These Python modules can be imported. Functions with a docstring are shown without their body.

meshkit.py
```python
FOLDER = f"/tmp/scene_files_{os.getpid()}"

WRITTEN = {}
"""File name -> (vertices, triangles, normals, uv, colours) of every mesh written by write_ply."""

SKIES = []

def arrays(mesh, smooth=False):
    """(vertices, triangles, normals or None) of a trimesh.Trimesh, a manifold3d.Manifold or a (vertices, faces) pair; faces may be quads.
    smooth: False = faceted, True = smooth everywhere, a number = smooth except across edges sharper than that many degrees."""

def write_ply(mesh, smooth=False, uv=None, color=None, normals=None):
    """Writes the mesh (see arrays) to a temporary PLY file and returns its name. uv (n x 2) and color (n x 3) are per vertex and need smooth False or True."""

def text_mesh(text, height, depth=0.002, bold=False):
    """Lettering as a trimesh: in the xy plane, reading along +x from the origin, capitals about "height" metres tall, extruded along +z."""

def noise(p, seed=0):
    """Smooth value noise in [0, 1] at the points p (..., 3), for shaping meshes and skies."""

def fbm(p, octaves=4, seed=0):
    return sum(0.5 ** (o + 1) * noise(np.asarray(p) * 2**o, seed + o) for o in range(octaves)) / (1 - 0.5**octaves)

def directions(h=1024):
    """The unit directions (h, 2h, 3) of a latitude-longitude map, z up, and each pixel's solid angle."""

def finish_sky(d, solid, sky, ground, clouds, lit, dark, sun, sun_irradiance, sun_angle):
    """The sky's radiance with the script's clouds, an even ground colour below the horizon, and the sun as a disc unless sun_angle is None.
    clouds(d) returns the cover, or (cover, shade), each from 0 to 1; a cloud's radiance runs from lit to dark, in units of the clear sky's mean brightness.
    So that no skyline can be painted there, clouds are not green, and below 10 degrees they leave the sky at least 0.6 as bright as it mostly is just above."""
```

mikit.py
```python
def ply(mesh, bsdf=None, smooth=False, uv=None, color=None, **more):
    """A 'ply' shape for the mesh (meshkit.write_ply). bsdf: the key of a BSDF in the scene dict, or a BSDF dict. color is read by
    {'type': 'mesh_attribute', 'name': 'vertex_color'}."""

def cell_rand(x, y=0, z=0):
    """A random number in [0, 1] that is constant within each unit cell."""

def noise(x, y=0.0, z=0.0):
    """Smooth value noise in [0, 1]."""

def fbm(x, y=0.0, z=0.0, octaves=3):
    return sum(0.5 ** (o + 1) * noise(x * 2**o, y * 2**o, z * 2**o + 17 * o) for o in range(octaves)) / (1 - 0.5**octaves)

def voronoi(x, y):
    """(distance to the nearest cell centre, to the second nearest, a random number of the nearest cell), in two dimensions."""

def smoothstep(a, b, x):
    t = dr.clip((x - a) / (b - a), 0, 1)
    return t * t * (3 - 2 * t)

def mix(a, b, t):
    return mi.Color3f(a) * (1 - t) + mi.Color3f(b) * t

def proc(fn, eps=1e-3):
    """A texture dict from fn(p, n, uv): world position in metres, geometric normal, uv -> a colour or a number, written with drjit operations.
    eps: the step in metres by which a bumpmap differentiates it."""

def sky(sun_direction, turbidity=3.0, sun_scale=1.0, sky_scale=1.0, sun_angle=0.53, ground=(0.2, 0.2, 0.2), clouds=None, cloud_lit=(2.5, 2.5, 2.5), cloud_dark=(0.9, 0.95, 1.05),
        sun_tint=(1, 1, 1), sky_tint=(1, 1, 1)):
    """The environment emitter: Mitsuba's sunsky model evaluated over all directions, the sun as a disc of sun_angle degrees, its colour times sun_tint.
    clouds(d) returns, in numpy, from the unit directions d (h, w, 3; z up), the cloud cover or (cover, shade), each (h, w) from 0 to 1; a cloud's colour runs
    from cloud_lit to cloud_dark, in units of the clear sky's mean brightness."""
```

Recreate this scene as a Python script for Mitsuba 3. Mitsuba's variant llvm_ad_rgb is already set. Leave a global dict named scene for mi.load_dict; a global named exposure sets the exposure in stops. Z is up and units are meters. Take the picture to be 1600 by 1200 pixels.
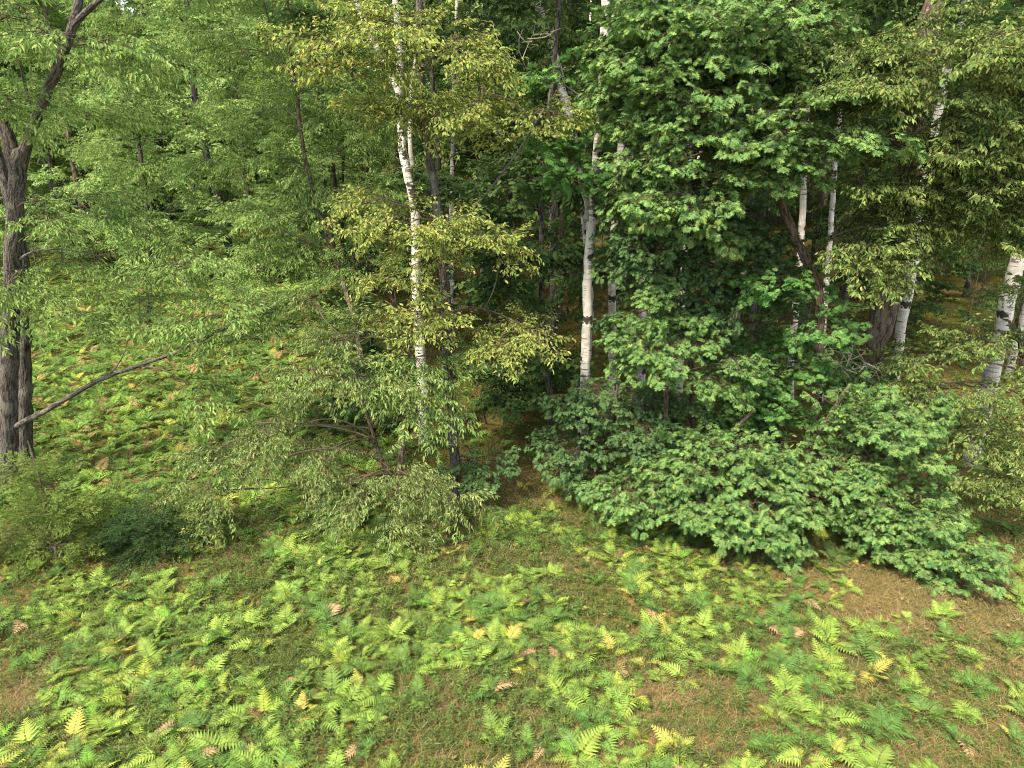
import math
import numpy as np
import mitsuba as mi
import drjit as dr
import mikit, meshkit
from mikit import noise, fbm, smoothstep, mix
from scipy.interpolate import CubicSpline
from scipy.spatial import cKDTree

T = mi.ScalarTransform4f
scene, labels = {}, {}

# ------------------------------------------------------------------ camera, light, exposure
CAM, PITCH, FOV = np.array([0.0, 0.0, 6.0]), 20.0, 71.6
cp, sp = math.cos(math.radians(PITCH)), math.sin(math.radians(PITCH))
scene['camera'] = {'type': 'perspective', 'fov': FOV, 'fov_axis': 'x', 'near_clip': 0.1, 'far_clip': 2000.0,
                   'to_world': T().look_at(origin=CAM.tolist(), target=[0, cp, 6 - sp], up=[0, 0, 1])}
SUN = [-0.42, -0.55, 0.85]


def cloud_cover(d):
    n = meshkit.fbm(d * [3.0, 3.0, 6.0] + 5, 4)
    return np.clip(0.72 + 1.1 * (n - 0.5), 0, 1), np.clip(1.6 * (meshkit.fbm(d * 5 + 9, 3) - 0.35), 0, 1)


scene['daylight'] = mikit.sky(SUN, turbidity=3, sun_scale=0.85, sun_angle=7, sun_tint=(0.98, 1.0, 1.0), clouds=cloud_cover,
                              cloud_lit=(3.9, 3.85, 3.75), cloud_dark=(2.3, 2.3, 2.3))
exposure = 2.9

# ------------------------------------------------------------------ helpers


def at(px, py, Y):
    """the world point seen at this pixel of the 1600 x 1200 photograph, at distance Y in front of the camera"""
    a, b = (px - 800) / 1109.5, (600 - py) / 1109.5
    d = np.array([a, cp + b * sp, -sp + b * cp])
    return CAM + d * (Y / d[1])


def px_size(px, p):
    return px * np.linalg.norm(np.asarray(p) - CAM) / 1109.5


def gz(x, y):
    x, y = np.asarray(x, float), np.asarray(y, float)
    p = np.stack([x * 0.16, y * 0.16, 0 * x], -1)
    q = np.stack([x * 0.7, y * 0.7, 0 * x + 3], -1)
    fade = np.exp(-(np.maximum(0, np.hypot(x, y - 25) - 60) / 40) ** 2)
    return fade * (0.5 * (meshkit.fbm(p, 2, 3) - 0.5) + 0.10 * (meshkit.fbm(q, 2, 5) - 0.5))


def ground_pt(px, py):
    a, b = (px - 800) / 1109.5, (600 - py) / 1109.5
    d = np.array([a, cp + b * sp, -sp + b * cp])
    p = CAM + d * (-CAM[2] / d[2])
    for _ in range(4):
        p = CAM + d * ((gz(p[0], p[1]) - CAM[2]) / d[2])
    return p


def unit(v):
    return v / np.maximum(np.linalg.norm(v, axis=-1, keepdims=True), 1e-9)


def frames(x, up):
    x = unit(x)
    y = unit(np.cross(up, x))
    return np.stack([x, y, np.cross(x, y)], -1)


class Mesh:
    """collects vertices, faces and per-vertex colours"""

    def __init__(self):
        self.v, self.f, self.c, self.n = [], [], [], 0

    def add(self, v, f, c):
        self.v.append(v), self.f.append(f + self.n), self.c.append(np.broadcast_to(c, v.shape))
        self.n += len(v)

    def stamp(self, tv, tf, pos, R, s, cols):
        """copies of a template at pos (n,3), frames R (n,3,3), scales s (n,) or (n,3), colours (n,3)"""
        s = np.asarray(s, float)
        s = s[:, None] if s.ndim == 1 else s
        v = np.einsum('nij,nkj->nki', R, tv[None] * s[:, None, :]) + pos[:, None, :]
        f = tf[None] + (np.arange(len(pos)) * len(tv))[:, None, None]
        self.add(v.reshape(-1, 3), f.reshape(-1, 3), np.repeat(cols, len(tv), 0))

    def ply(self, bsdf, smooth=False):
        return mikit.ply((np.vstack(self.v), np.vstack(self.f)), bsdf, smooth=smooth, color=np.vstack(self.c))


def tube(p, r, sides=8, wob=0.0, rg=None, flare=0.0):
    """a tapering tube along p with radii r: vertices, faces, uv (metres round, metres along)"""
    p, r = np.asarray(p, float), np.asarray(r, float)
    t = unit(np.gradient(p, axis=0))
    a = np.array([1.0, 0, 0]) if abs(t[0, 0]) < 0.8 else np.array([0, 1.0, 0])
    A = unit(a - t * (t @ a)[:, None])
    B = np.cross(t, A)
    th = np.linspace(0, 2 * np.pi, sides + 1)
    s = np.concatenate([[0], np.cumsum(np.linalg.norm(np.diff(p, axis=0), axis=1))])
    rr = np.repeat(r[:, None], sides + 1, 1)
    if wob:
        q = np.stack([np.cos(th)[None] * 1.3 + 0 * s[:, None], np.sin(th)[None] * 1.3 + 0 * s[:, None], s[:, None] * 1.8 + 0 * th[None]], -1)
        rr = rr * (1 + wob * 2 * (meshkit.fbm(q + p[0], 3) - 0.5))
    if flare:
        rr = rr * (1 + flare * np.exp(-s / 0.22)[:, None] * (0.6 + 0.5 * np.cos(th * 3 + p[0, 0])[None]))
    v = p[:, None] + rr[..., None] * (np.cos(th)[None, :, None] * A[:, None] + np.sin(th)[None, :, None] * B[:, None])
    i, j = np.meshgrid(np.arange(len(p) - 1), np.arange(sides), indexing='ij')
    w = sides + 1
    q = np.stack([i * w + j, i * w + j + 1, (i + 1) * w + j + 1, (i + 1) * w + j], -1).reshape(-1, 4)
    uv = np.stack([np.repeat((th * r.mean())[None], len(p), 0), np.repeat(s[:, None], w, 1)], -1).reshape(-1, 2)
    return v.reshape(-1, 3), np.vstack([q[:, [0, 1, 2]], q[:, [0, 2, 3]]]), uv


def spline(pts, n):
    pts = np.asarray(pts, float)
    s = np.concatenate([[0], np.cumsum(np.linalg.norm(np.diff(pts, axis=0), axis=1))])
    return CubicSpline(s, pts)(np.linspace(0, s[-1], n)) if len(pts) > 2 else pts[0] + (pts[1] - pts[0]) * np.linspace(0, 1, n)[:, None]


def twig(M, a, b, r0, r1, col, sides=3, bend=None, rg=None, n=3):
    t = np.linspace(0, 1, n)[:, None]
    p = a + (b - a) * t
    if bend is not None:
        p = p + (np.sin(np.pi * t)) * bend
    v, f, _ = tube(p, np.linspace(r0, r1, n), sides)
    M.add(v, f, col)


# ------------------------------------------------------------------ materials
VC = {'type': 'mesh_attribute', 'name': 'vertex_color'}
scene['leaf_material'] = {'type': 'principledthin', 'base_color': VC, 'roughness': 0.5, 'spec_trans': 0.0, 'diff_trans': 0.75, 'eta': 1.4}
scene['waxy_leaf_material'] = {'type': 'principledthin', 'base_color': VC, 'roughness': 0.38, 'spec_trans': 0.0, 'diff_trans': 0.6, 'eta': 1.5}
scene['twig_material'] = {'type': 'twosided', 'bsdf': {'type': 'diffuse', 'reflectance': VC}}


def birch_col(p, n, uv):
    u, h = uv.x, uv.y
    base = mix((0.44, 0.425, 0.395), (0.68, 0.665, 0.635), noise(u * 9, h * 14, 1.0))
    line = smoothstep(0.66, 0.74, noise(u * 7 + 3, h * 70, 2.0)) * smoothstep(0.35, 0.6, noise(u * 11, h * 3.0, 4.0))
    scar = smoothstep(0.66, 0.74, noise(u * 5.5 + 8, h * 5.5, 6.0) * 0.8 + 0.2 * noise(u * 30, h * 40, 5.0))
    col = mix(base, (0.10, 0.085, 0.07), line * 0.8)
    col = mix(col, (0.045, 0.04, 0.035), scar)
    low = smoothstep(1.3, 0.1, h + 0.8 * noise(u * 8, h * 4, 9.0))
    return mix(col, (0.10, 0.09, 0.075), low * 0.8)


def bark_h(u, h):
    w = noise(u * 9, h * 2.2, 2.0)
    return noise(u * 60 + 4 * w, h * 9, 1.0) * 0.6 + 0.4 * noise(u * 120, h * 40, 3.0)


def bark_fn(dark, light, moss):
    def fn(p, n, uv):
        k = bark_h(uv.x, uv.y)
        col = mix(dark, light, smoothstep(0.25, 0.75, k))
        lich = smoothstep(0.62, 0.78, noise(uv.x * 14, uv.y * 9, 7.0) * 0.7 + 0.3 * noise(uv.x * 60, uv.y * 50, 8.0))
        return mix(col, moss, lich * 0.7)
    return fn


scene['birch_bark'] = {'type': 'bumpmap', 'arbitrary': {'type': 'proc', **mikit.proc(lambda p, n, uv: noise(uv.x * 8, uv.y * 60, 2.0), 2e-3)}, 'scale': 0.004,
                       'bsdf': {'type': 'principled', 'base_color': mikit.proc(birch_col), 'roughness': 0.7, 'specular': 0.3}}
for nm, d, l, m in (('grey_bark', (0.03, 0.027, 0.025), (0.115, 0.106, 0.097), (0.135, 0.145, 0.115)), ('brown_bark', (0.045, 0.035, 0.026), (0.165, 0.128, 0.098), (0.16, 0.16, 0.115))):
    scene[nm] = {'type': 'bumpmap', 'arbitrary': mikit.proc(lambda p, n, uv: bark_h(uv.x, uv.y), 3e-3), 'scale': 0.02,
                 'bsdf': {'type': 'principled', 'base_color': mikit.proc(bark_fn(d, l, m)), 'roughness': 0.9, 'specular': 0.2}}


def soil_col(p, n, uv):
    big = fbm(p.x * 0.55, p.y * 0.55, 0.0, 3)
    fine = fbm(p.x * 9, p.y * 9, 2.0, 3)
    grit = noise(p.x * 60, p.y * 60, 4.0)
    straw = mix((0.12, 0.078, 0.032), (0.30, 0.21, 0.082), fine * 0.6 + grit * 0.4)
    moss = mix((0.055, 0.06, 0.014), (0.13, 0.14, 0.04), fine)
    col = mix(straw, moss, smoothstep(0.42, 0.62, big * 0.75 + fine * 0.25))
    woods = smoothstep(-0.3, 2.5, p.y - 9.5 + 2 * (big - 0.5))
    litter = mix((0.055, 0.040, 0.018), (0.125, 0.092, 0.040), fine * 0.7 + grit * 0.3)
    litter = mix(litter, (0.085, 0.085, 0.018), smoothstep(0.45, 0.6, fbm(p.x * 1.3 + 9, p.y * 1.3, 1.0, 3)))
    glade = smoothstep(1.0, -2.0, p.x + 3.6 + (p.y - 12) * 0.2) * smoothstep(10.0, 13.0, p.y)
    litter = mix(litter, mix((0.035, 0.05, 0.012), (0.085, 0.115, 0.028), fine), glade * 0.8)
    return mix(col, litter, woods * 0.85)


scene['soil'] = {'type': 'bumpmap', 'arbitrary': mikit.proc(lambda p, n, uv: fbm(p.x * 18, p.y * 18, 0.0, 3), 6e-3), 'scale': 0.05,
                 'bsdf': {'type': 'diffuse', 'reflectance': mikit.proc(soil_col)}}

# ------------------------------------------------------------------ the ground
gx = np.unique(np.concatenate([np.linspace(-14, 14, 170), np.linspace(-60, 60, 140), np.linspace(-500, 500, 26)]))
gy = np.unique(np.concatenate([np.linspace(2, 18, 110), np.linspace(-20, 90, 120), np.linspace(-300, 700, 26)]))
X, Y = np.meshgrid(gx, gy)
V = np.stack([X, Y, gz(X, Y)], -1).reshape(-1, 3)
i, j = np.meshgrid(np.arange(len(gy) - 1), np.arange(len(gx) - 1), indexing='ij')
w = len(gx)
scene['ground'] = mikit.ply((V, np.stack([i * w + j, i * w + j + 1, (i + 1) * w + j + 1, (i + 1) * w + j], -1).reshape(-1, 4)), 'soil', smooth=True)
labels['ground'] = {'label': 'ground of dry straw, moss and brown litter under the ferns', 'kind': 'structure', 'category': 'ground'}

# ------------------------------------------------------------------ leaf templates (x along the leaf, z up)


def leaf_from(half, fold, curl):
    """half outline [(t, w, is_sinus)], folded along the midrib"""
    h = np.array(half, float)
    up = np.stack([h[:, 0], h[:, 1], fold * h[:, 1] - curl * h[:, 0] ** 2], -1)
    dn = up * [1, -1, 1]
    return up, dn


def oak_leaf(fold=0.18, curl=0.15):
    lob = [(0.05, 0.02), (0.24, 0.21), (0.27, 0.05), (0.48, 0.37), (0.48, 0.065), (0.74, 0.37), (0.70, 0.07), (0.92, 0.19), (0.86, 0.05)]
    up, dn = leaf_from(lob, fold, curl)
    tip = np.array([[1.0, 0, -curl]])
    v = np.vstack([up, dn, tip])
    n, f = len(lob), []
    for a in (0, 2, 4, 6):
        f += [[a, a + 1, a + 2], [n + a, n + a + 2, n + a + 1], [a, a + 2, n + a + 2], [a, n + a + 2, n + a]]
    f += [[8, n + 8, 2 * n]]
    return v, np.array(f)


def oval_leaf(width, fold=0.25, curl=0.25):
    up, dn = leaf_from([(0.32, width / 2), (0.66, width * 0.42)], fold, curl)
    v = np.vstack([[[0, 0, 0]], up, dn, [[1, 0, -curl]]])
    return v, np.array([[0, 2, 1], [0, 5, 2], [0, 3, 4], [0, 4, 5]])


def kite(width, fold=0.2):
    return np.array([[0, 0, 0], [0.4, width / 2, fold * width / 2], [0.4, -width / 2, fold * width / 2], [1, 0, 0]]), np.array([[0, 3, 1], [0, 2, 3]])


OAK, CHERRY, NARROW, KITE, ROUND = oak_leaf(), oval_leaf(0.40), oval_leaf(0.30), kite(0.42), oval_leaf(0.72, 0.15, 0.15)
MAPLE = oak_leaf(0.1, 0.1)
MAPLE = (MAPLE[0] * [1, 1.45, 1], MAPLE[1])


def pick(rg, pal, n, jit=0.2):
    w = np.array([p[1] for p in pal], float)
    c = np.array([p[0] for p in pal])[rg.choice(len(pal), n, p=w / w.sum())]
    c = 1.3 * (.88 * c + .12 * (c @ [.25, .65, .10])[:, None])
    return c * (1 + jit * (rg.random((n, 1)) * 2 - 1)) * (1 + 0.06 * rg.standard_normal((n, 3)))


TW = np.array([0.10, 0.08, 0.06])


def rot2(a):
    return np.stack([np.cos(a), np.sin(a), 0 * a], -1)


def make_spray(rg, leaf, pal, L=0.6, twigs=7, per=6, size=(0.09, 0.14), droop=(0.1, 0.6), sag=0.1, rosette=True, spread=1.0, tw=TW):
    """a leafy branchlet growing along +x, its leaves turned to the light"""
    M = Mesh()
    ax = lambda t: np.array([L * t, 0.06 * L * math.sin(5 * t), -sag * L * t * t])
    twig(M, ax(0), ax(1), 0.006, 0.002, tw, n=4)
    P, D, S = [], [], []
    for k in range(twigs):
        t = 0.15 + 0.85 * (k + rg.random() * 0.6) / twigs
        side = 1 if k % 2 else -1
        a = side * (0.5 + 0.6 * rg.random()) * spread * (1.0 if k < twigs - 1 else 0.2)
        ln = L * (0.3 + 0.3 * rg.random()) * (1.15 - 0.5 * t)
        d = np.array([math.cos(a), math.sin(a), 0.25 * rg.standard_normal() - sag])
        b, e = ax(t), ax(t) + d * ln
        twig(M, b, e, 0.003, 0.0012, tw, n=2)
        for m in range(per):
            if rosette:
                q = rg.random() ** 0.5
                th = a + rg.uniform(-1.9, 1.9)
            else:
                q = (m + 0.5 + 0.3 * rg.random()) / per
                th = a + (1 if m % 2 else -1) * rg.uniform(0.5, 1.1)
            dr_ = rg.uniform(*droop)
            P.append(b + (e - b) * (0.55 + 0.45 * q if rosette else q) + 0.012 * rg.standard_normal(3))
            D.append([math.cos(th) * math.cos(dr_), math.sin(th) * math.cos(dr_), -math.sin(dr_)])
            S.append(rg.uniform(*size))
    P, D, S = np.array(P), np.array(D), np.array(S)
    up = np.array([0, 0, 1.0]) + 0.45 * rg.standard_normal((len(P), 3))
    M.stamp(*leaf, P, frames(D, up), S, pick(rg, pal, len(P)))
    return M


KINDS = {}


def spray_kind(name, leaf, pal, variants=5, mat='leaf_material', **kw):
    """a set of shapegroups, one per branchlet variant"""
    rg = np.random.default_rng(abs(hash_name(name)))
    KINDS[name] = []
    for k in range(variants):
        g = f'spray_{name}_{k}'
        scene[g] = {'type': 'shapegroup', 'leaves': make_spray(rg, leaf, pal, **kw).ply(mat)}
        KINDS[name].append(g)


def hash_name(s):
    h = 7
    for ch in s:
        h = (h * 131 + ord(ch)) % 1000003
    return h


G = lambda r, g, b: np.array([r, g, b])
W = 'waxy_leaf_material'
spray_kind('oak', OAK, [(G(.115, .22, .055), 5), (G(.085, .18, .05), 3), (G(.16, .265, .058), 2.2), (G(.22, .16, .05), .05)], 6, W, L=.42, twigs=8, per=9, size=(.065, .115))
spray_kind('blue_oak', OAK, [(G(.08, .16, .05), 5), (G(.065, .13, .045), 3), (G(.10, .185, .05), 1)], 5, W, L=.42, twigs=8, per=8, size=(.065, .11))
spray_kind('maple', MAPLE, [(G(.09, .22, .05), 5), (G(.07, .18, .045), 3), (G(.13, .25, .045), 1.4)], 5, L=.45, twigs=7, per=8, size=(.065, .11))
spray_kind('gold', CHERRY, [(G(.25, .30, .055), 4), (G(.17, .24, .045), 4), (G(.34, .35, .08), 1.5), (G(.32, .22, .06), .08), (G(.12, .18, .035), 1.5)], 6,
           L=.55, twigs=9, per=10, size=(.045, .075), droop=(.0, .9), sag=.15, rosette=False)
spray_kind('pale', NARROW, [(G(.20, .28, .075), 4), (G(.155, .235, .055), 4), (G(.29, .34, .13), 1.4), (G(.11, .18, .04), 2)], 6,
           L=.6, twigs=9, per=13, size=(.045, .075), droop=(.4, 1.25), sag=.4, rosette=False)
spray_kind('lime', NARROW, [(G(.18, .30, .065), 4), (G(.15, .265, .055), 4), (G(.26, .34, .095), 1.6), (G(.11, .195, .045), 2)], 6,
           L=.7, twigs=10, per=11, size=(.06, .095), droop=(.2, 1.1), sag=.3, rosette=False)
spray_kind('olive', CHERRY, [(G(.14, .21, .045), 4), (G(.10, .165, .035), 4), (G(.22, .27, .07), 1.6), (G(.34, .28, .08), .1), (G(.065, .12, .03), 2)], 6,
           W, L=.55, twigs=9, per=12, size=(.045, .075), droop=(.1, 1.0), sag=.2, rosette=False)
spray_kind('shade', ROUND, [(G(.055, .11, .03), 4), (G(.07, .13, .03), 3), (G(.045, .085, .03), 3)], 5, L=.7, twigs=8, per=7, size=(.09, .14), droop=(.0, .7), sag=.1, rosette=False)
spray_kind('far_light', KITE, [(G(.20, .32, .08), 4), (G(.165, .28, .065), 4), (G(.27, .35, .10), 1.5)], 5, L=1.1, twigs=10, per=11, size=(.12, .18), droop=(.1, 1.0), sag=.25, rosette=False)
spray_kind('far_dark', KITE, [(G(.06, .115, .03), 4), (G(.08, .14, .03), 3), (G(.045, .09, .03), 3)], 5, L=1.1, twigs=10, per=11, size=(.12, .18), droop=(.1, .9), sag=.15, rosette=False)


def needle_spray(rg, pal, L=.4, twigs=12):
    M = Mesh()
    twig(M, np.zeros(3), np.array([L, 0, -.05 * L]), .005, .002, TW, n=2)
    P, D, S = [], [], []
    for k in range(twigs):
        t = (k + .5) / twigs
        a = (1 if k % 2 else -1) * rg.uniform(.5, .95)
        ln = L * rg.uniform(.3, .5) * (1.2 - t)
        d = np.array([math.cos(a), math.sin(a), rg.uniform(-.3, .3)])
        for m in range(11):
            q = (m + rg.random()) / 11
            th = a + (1 if m % 2 else -1) * rg.uniform(.3, .7)
            P.append(np.array([L * t, 0, -.05 * L * t * t]) + d * ln * q)
            D.append([math.cos(th), math.sin(th), rg.uniform(-.5, .5)])
            S.append(rg.uniform(.035, .06))
    P, D, S = np.array(P), np.array(D), np.array(S)
    M.stamp(*kite(.24), P, frames(D, np.array([0, 0, 1.]) + .6 * rg.standard_normal((len(P), 3))), S, pick(rg, pal, len(P)))
    return M


for nm, pal in (('feather', [(G(.13, .19, .03), 4), (G(.09, .145, .025), 3)]), ('cedar', [(G(.04, .09, .028), 4), (G(.055, .11, .03), 3)])):
    rg = np.random.default_rng(hash_name(nm))
    KINDS[nm] = []
    for k in range(4):
        scene[f'spray_{nm}_{k}'] = {'type': 'shapegroup', 'leaves': needle_spray(rg, pal).ply('leaf_material')}
        KINDS[nm].append(f'spray_{nm}_{k}')

# ------------------------------------------------------------------ trees
COUNT = {}


def numbered(name):
    k = COUNT.get(name, 0)
    COUNT[name] = k + 1
    return name if k == 0 else f'{name}_{k:03d}'


def inst(key, group, R, pos, s):
    m = np.eye(4)
    m[:3, :3], m[:3, 3] = R * s, pos
    scene[key] = {'type': 'instance', 'to_world': T(m), 'shapegroup': {'type': 'ref', 'id': group}}


def tree(name, label, cat, stems, blobs, bark='grey_bark', group=None, seed=0, limbs=(), tw=(0.11, 0.09, 0.07), flare=0.25, sides=12, limb_parts=True):
    """stems: [[(x, y, z, r), ...], ...], the first from the ground; blobs: [(centre, (rx, ry, rz), sprays, kind, spray scale)]"""
    key = numbered(name)
    rg = np.random.default_rng(seed * 977 + hash_name(key))
    labels[key] = {'label': label, 'category': cat}
    if group:
        labels[key]['group'] = group
    made = {}

    def part(nm, shape):
        k = made.get(nm, 0)
        made[nm] = k + 1
        scene[f'{key}__{nm}' + (f'_{k:03d}' if k else '')] = shape

    nodes, radii = [], []
    for q, st in enumerate(list(stems) + list(limbs)):
        st = np.asarray(st, float)
        if st[-1, 3] > .04:
            e = unit(st[-1, :3] - st[-2, :3])
            st = np.vstack([st, [*(st[-1, :3] + e * .5 * st[-1, 3]), .75 * st[-1, 3]], [*(st[-1, :3] + e * .9 * st[-1, 3]), .01]])
        n = max(6, int(np.linalg.norm(np.diff(st[:, :3], axis=0), axis=1).sum() * 5))
        s_ = np.concatenate([[0], np.cumsum(np.linalg.norm(np.diff(st[:, :3], axis=0), axis=1))])
        u_ = np.unique(np.concatenate([np.linspace(0, s_[-1], n), s_[-3:]]))
        n = len(u_)
        c = np.hstack([CubicSpline(s_, st[:, :3])(u_) if len(st) > 2 else np.stack([np.interp(u_, s_, st[:, k]) for k in range(3)], -1), np.interp(u_, s_, st[:, 3])[:, None]])
        jit = 0.10 * c[:, 3:4] * rg.standard_normal((n, 3))
        jit[0] = jit[-1] = 0
        c[:, :3] += jit
        v, f, uv = tube(c[:, :3], c[:, 3], sides, 0.08, flare=flare if q < len(stems) else 0)
        part('trunk' if q < len(stems) else 'limb', mikit.ply((v, f), bark, smooth=True, uv=uv))
        nodes.append(c[:, :3]), radii.append(c[:, 3])
    nodes, radii = np.vstack(nodes), np.concatenate(radii)
    M, count = Mesh(), 0
    tw = np.array(tw)
    for c, rad, n, kind, sc in blobs:
        c, rad = np.asarray(c, float), np.asarray(rad, float)
        dist = np.linalg.norm(nodes - c, axis=1) + 1.2 * np.maximum(0, nodes[:, 2] - c[2] + 0.2)
        k = int(np.argmin(dist))
        p0 = nodes[k] if np.linalg.norm(nodes[k] - c) > .1 else nodes[k] - [0, 0, .15]
        d = np.linalg.norm(p0 - c)
        r0 = min(0.55 * radii[k], 0.012 + 0.010 * d)
        mid = (p0 + c) / 2 + np.array([0, 0, 0.10 * d]) + 0.11 * d * rg.standard_normal(3)
        lc = spline(np.vstack([p0, mid, c]), 9)
        v, f, uv = tube(lc, np.linspace(r0, 0.007, 9), 6)
        if r0 > 0.022 and limb_parts:
            part('limb', mikit.ply((v, f), bark, smooth=True, uv=uv))
        else:
            M.add(v, f, tw)
        kc = max(2, int(n / 7))
        u = unit(rg.standard_normal((kc, 3))) * (rg.random((kc, 1)) ** 0.45)
        cl = c + u * rad * (.68 if limb_parts else .85)
        for q in range(kc):
            b = lc[rg.integers(4, 9)]
            twig(M, b, cl[q], 0.008, 0.004, tw, bend=np.array([0, 0, 0.08]) * np.linalg.norm(cl[q] - b), n=4)
            m = n // kc + (q < n % kc)
            for _ in range(m):
                o = rg.standard_normal(3) * [1, 1, .4] * rad.mean() * 0.22
                e = cl[q] + o
                out = (e - c) / rad + 0.5 * unit(c - p0) + 0.5 * rg.standard_normal(3)
                out[2] = 0.35 * out[2] - 0.05
                twig(M, cl[q], e, 0.004, 0.003, tw, n=2)
                s = sc * rg.uniform(.75, 1.25)
                R = frames(out[None], (np.array([0, 0, 1.]) + 0.28 * rg.standard_normal(3) + 0.25 * unit(e - c))[None])[0]
                count += 1
                inst(f'{key}__crown__{count:03d}', KINDS[kind][rg.integers(len(KINDS[kind]))], R, e, s)
    if M.n:
        part('twigs', M.ply('twig_material'))
        labels[f'{key}__twigs'] = {'kind': 'stuff'}
    if count:
        labels[f'{key}__crown'] = {'kind': 'stuff'}
    return key


def stem_px(pts, r0, r1, base=None, dY=0.0):
    """a stem through pixels (px, py, Y); base: the pixel where it meets the ground"""
    P = [at(*p) for p in pts]
    if base is not None:
        b = ground_pt(*base)
        P = [b - [0, 0, 0.15]] + P
    P = np.array(P)
    s = np.linspace(0, 1, len(P)) ** 0.8
    return np.hstack([P, (r0 + (r1 - r0) * s)[:, None]])


def up_to(st, dz, lean=(0, 0), r=0.03):
    """carries a stem on above the frame"""
    e = st[-1]
    return np.vstack([st, [e[0] + lean[0] * .5, e[1] + lean[1] * .5, e[2] + dz * .5, (e[3] + r) / 2], [e[0] + lean[0], e[1] + lean[1], e[2] + dz, r]])


def B(px, py, Y, rpx, n, kind, sc=1.0, flat=0.7, deep=1.0):
    c = at(px, py, Y)
    r = px_size(rpx, c)
    return (c, (r, r * deep, r * flat), n, kind, sc)


def top_blobs(c, R, n, count, kind, sc, rg, dz=(0, 4)):
    out = []
    for q in range(n):
        a = 2.4 * q + rg.random()
        out.append((np.array([c[0] + math.cos(a) * R * .6, c[1] + math.sin(a) * R * .6, c[2] + rg.uniform(*dz)]), (R * .55, R * .55, R * .35), count, kind, sc))
    return out


rg = np.random.default_rng(11)
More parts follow.
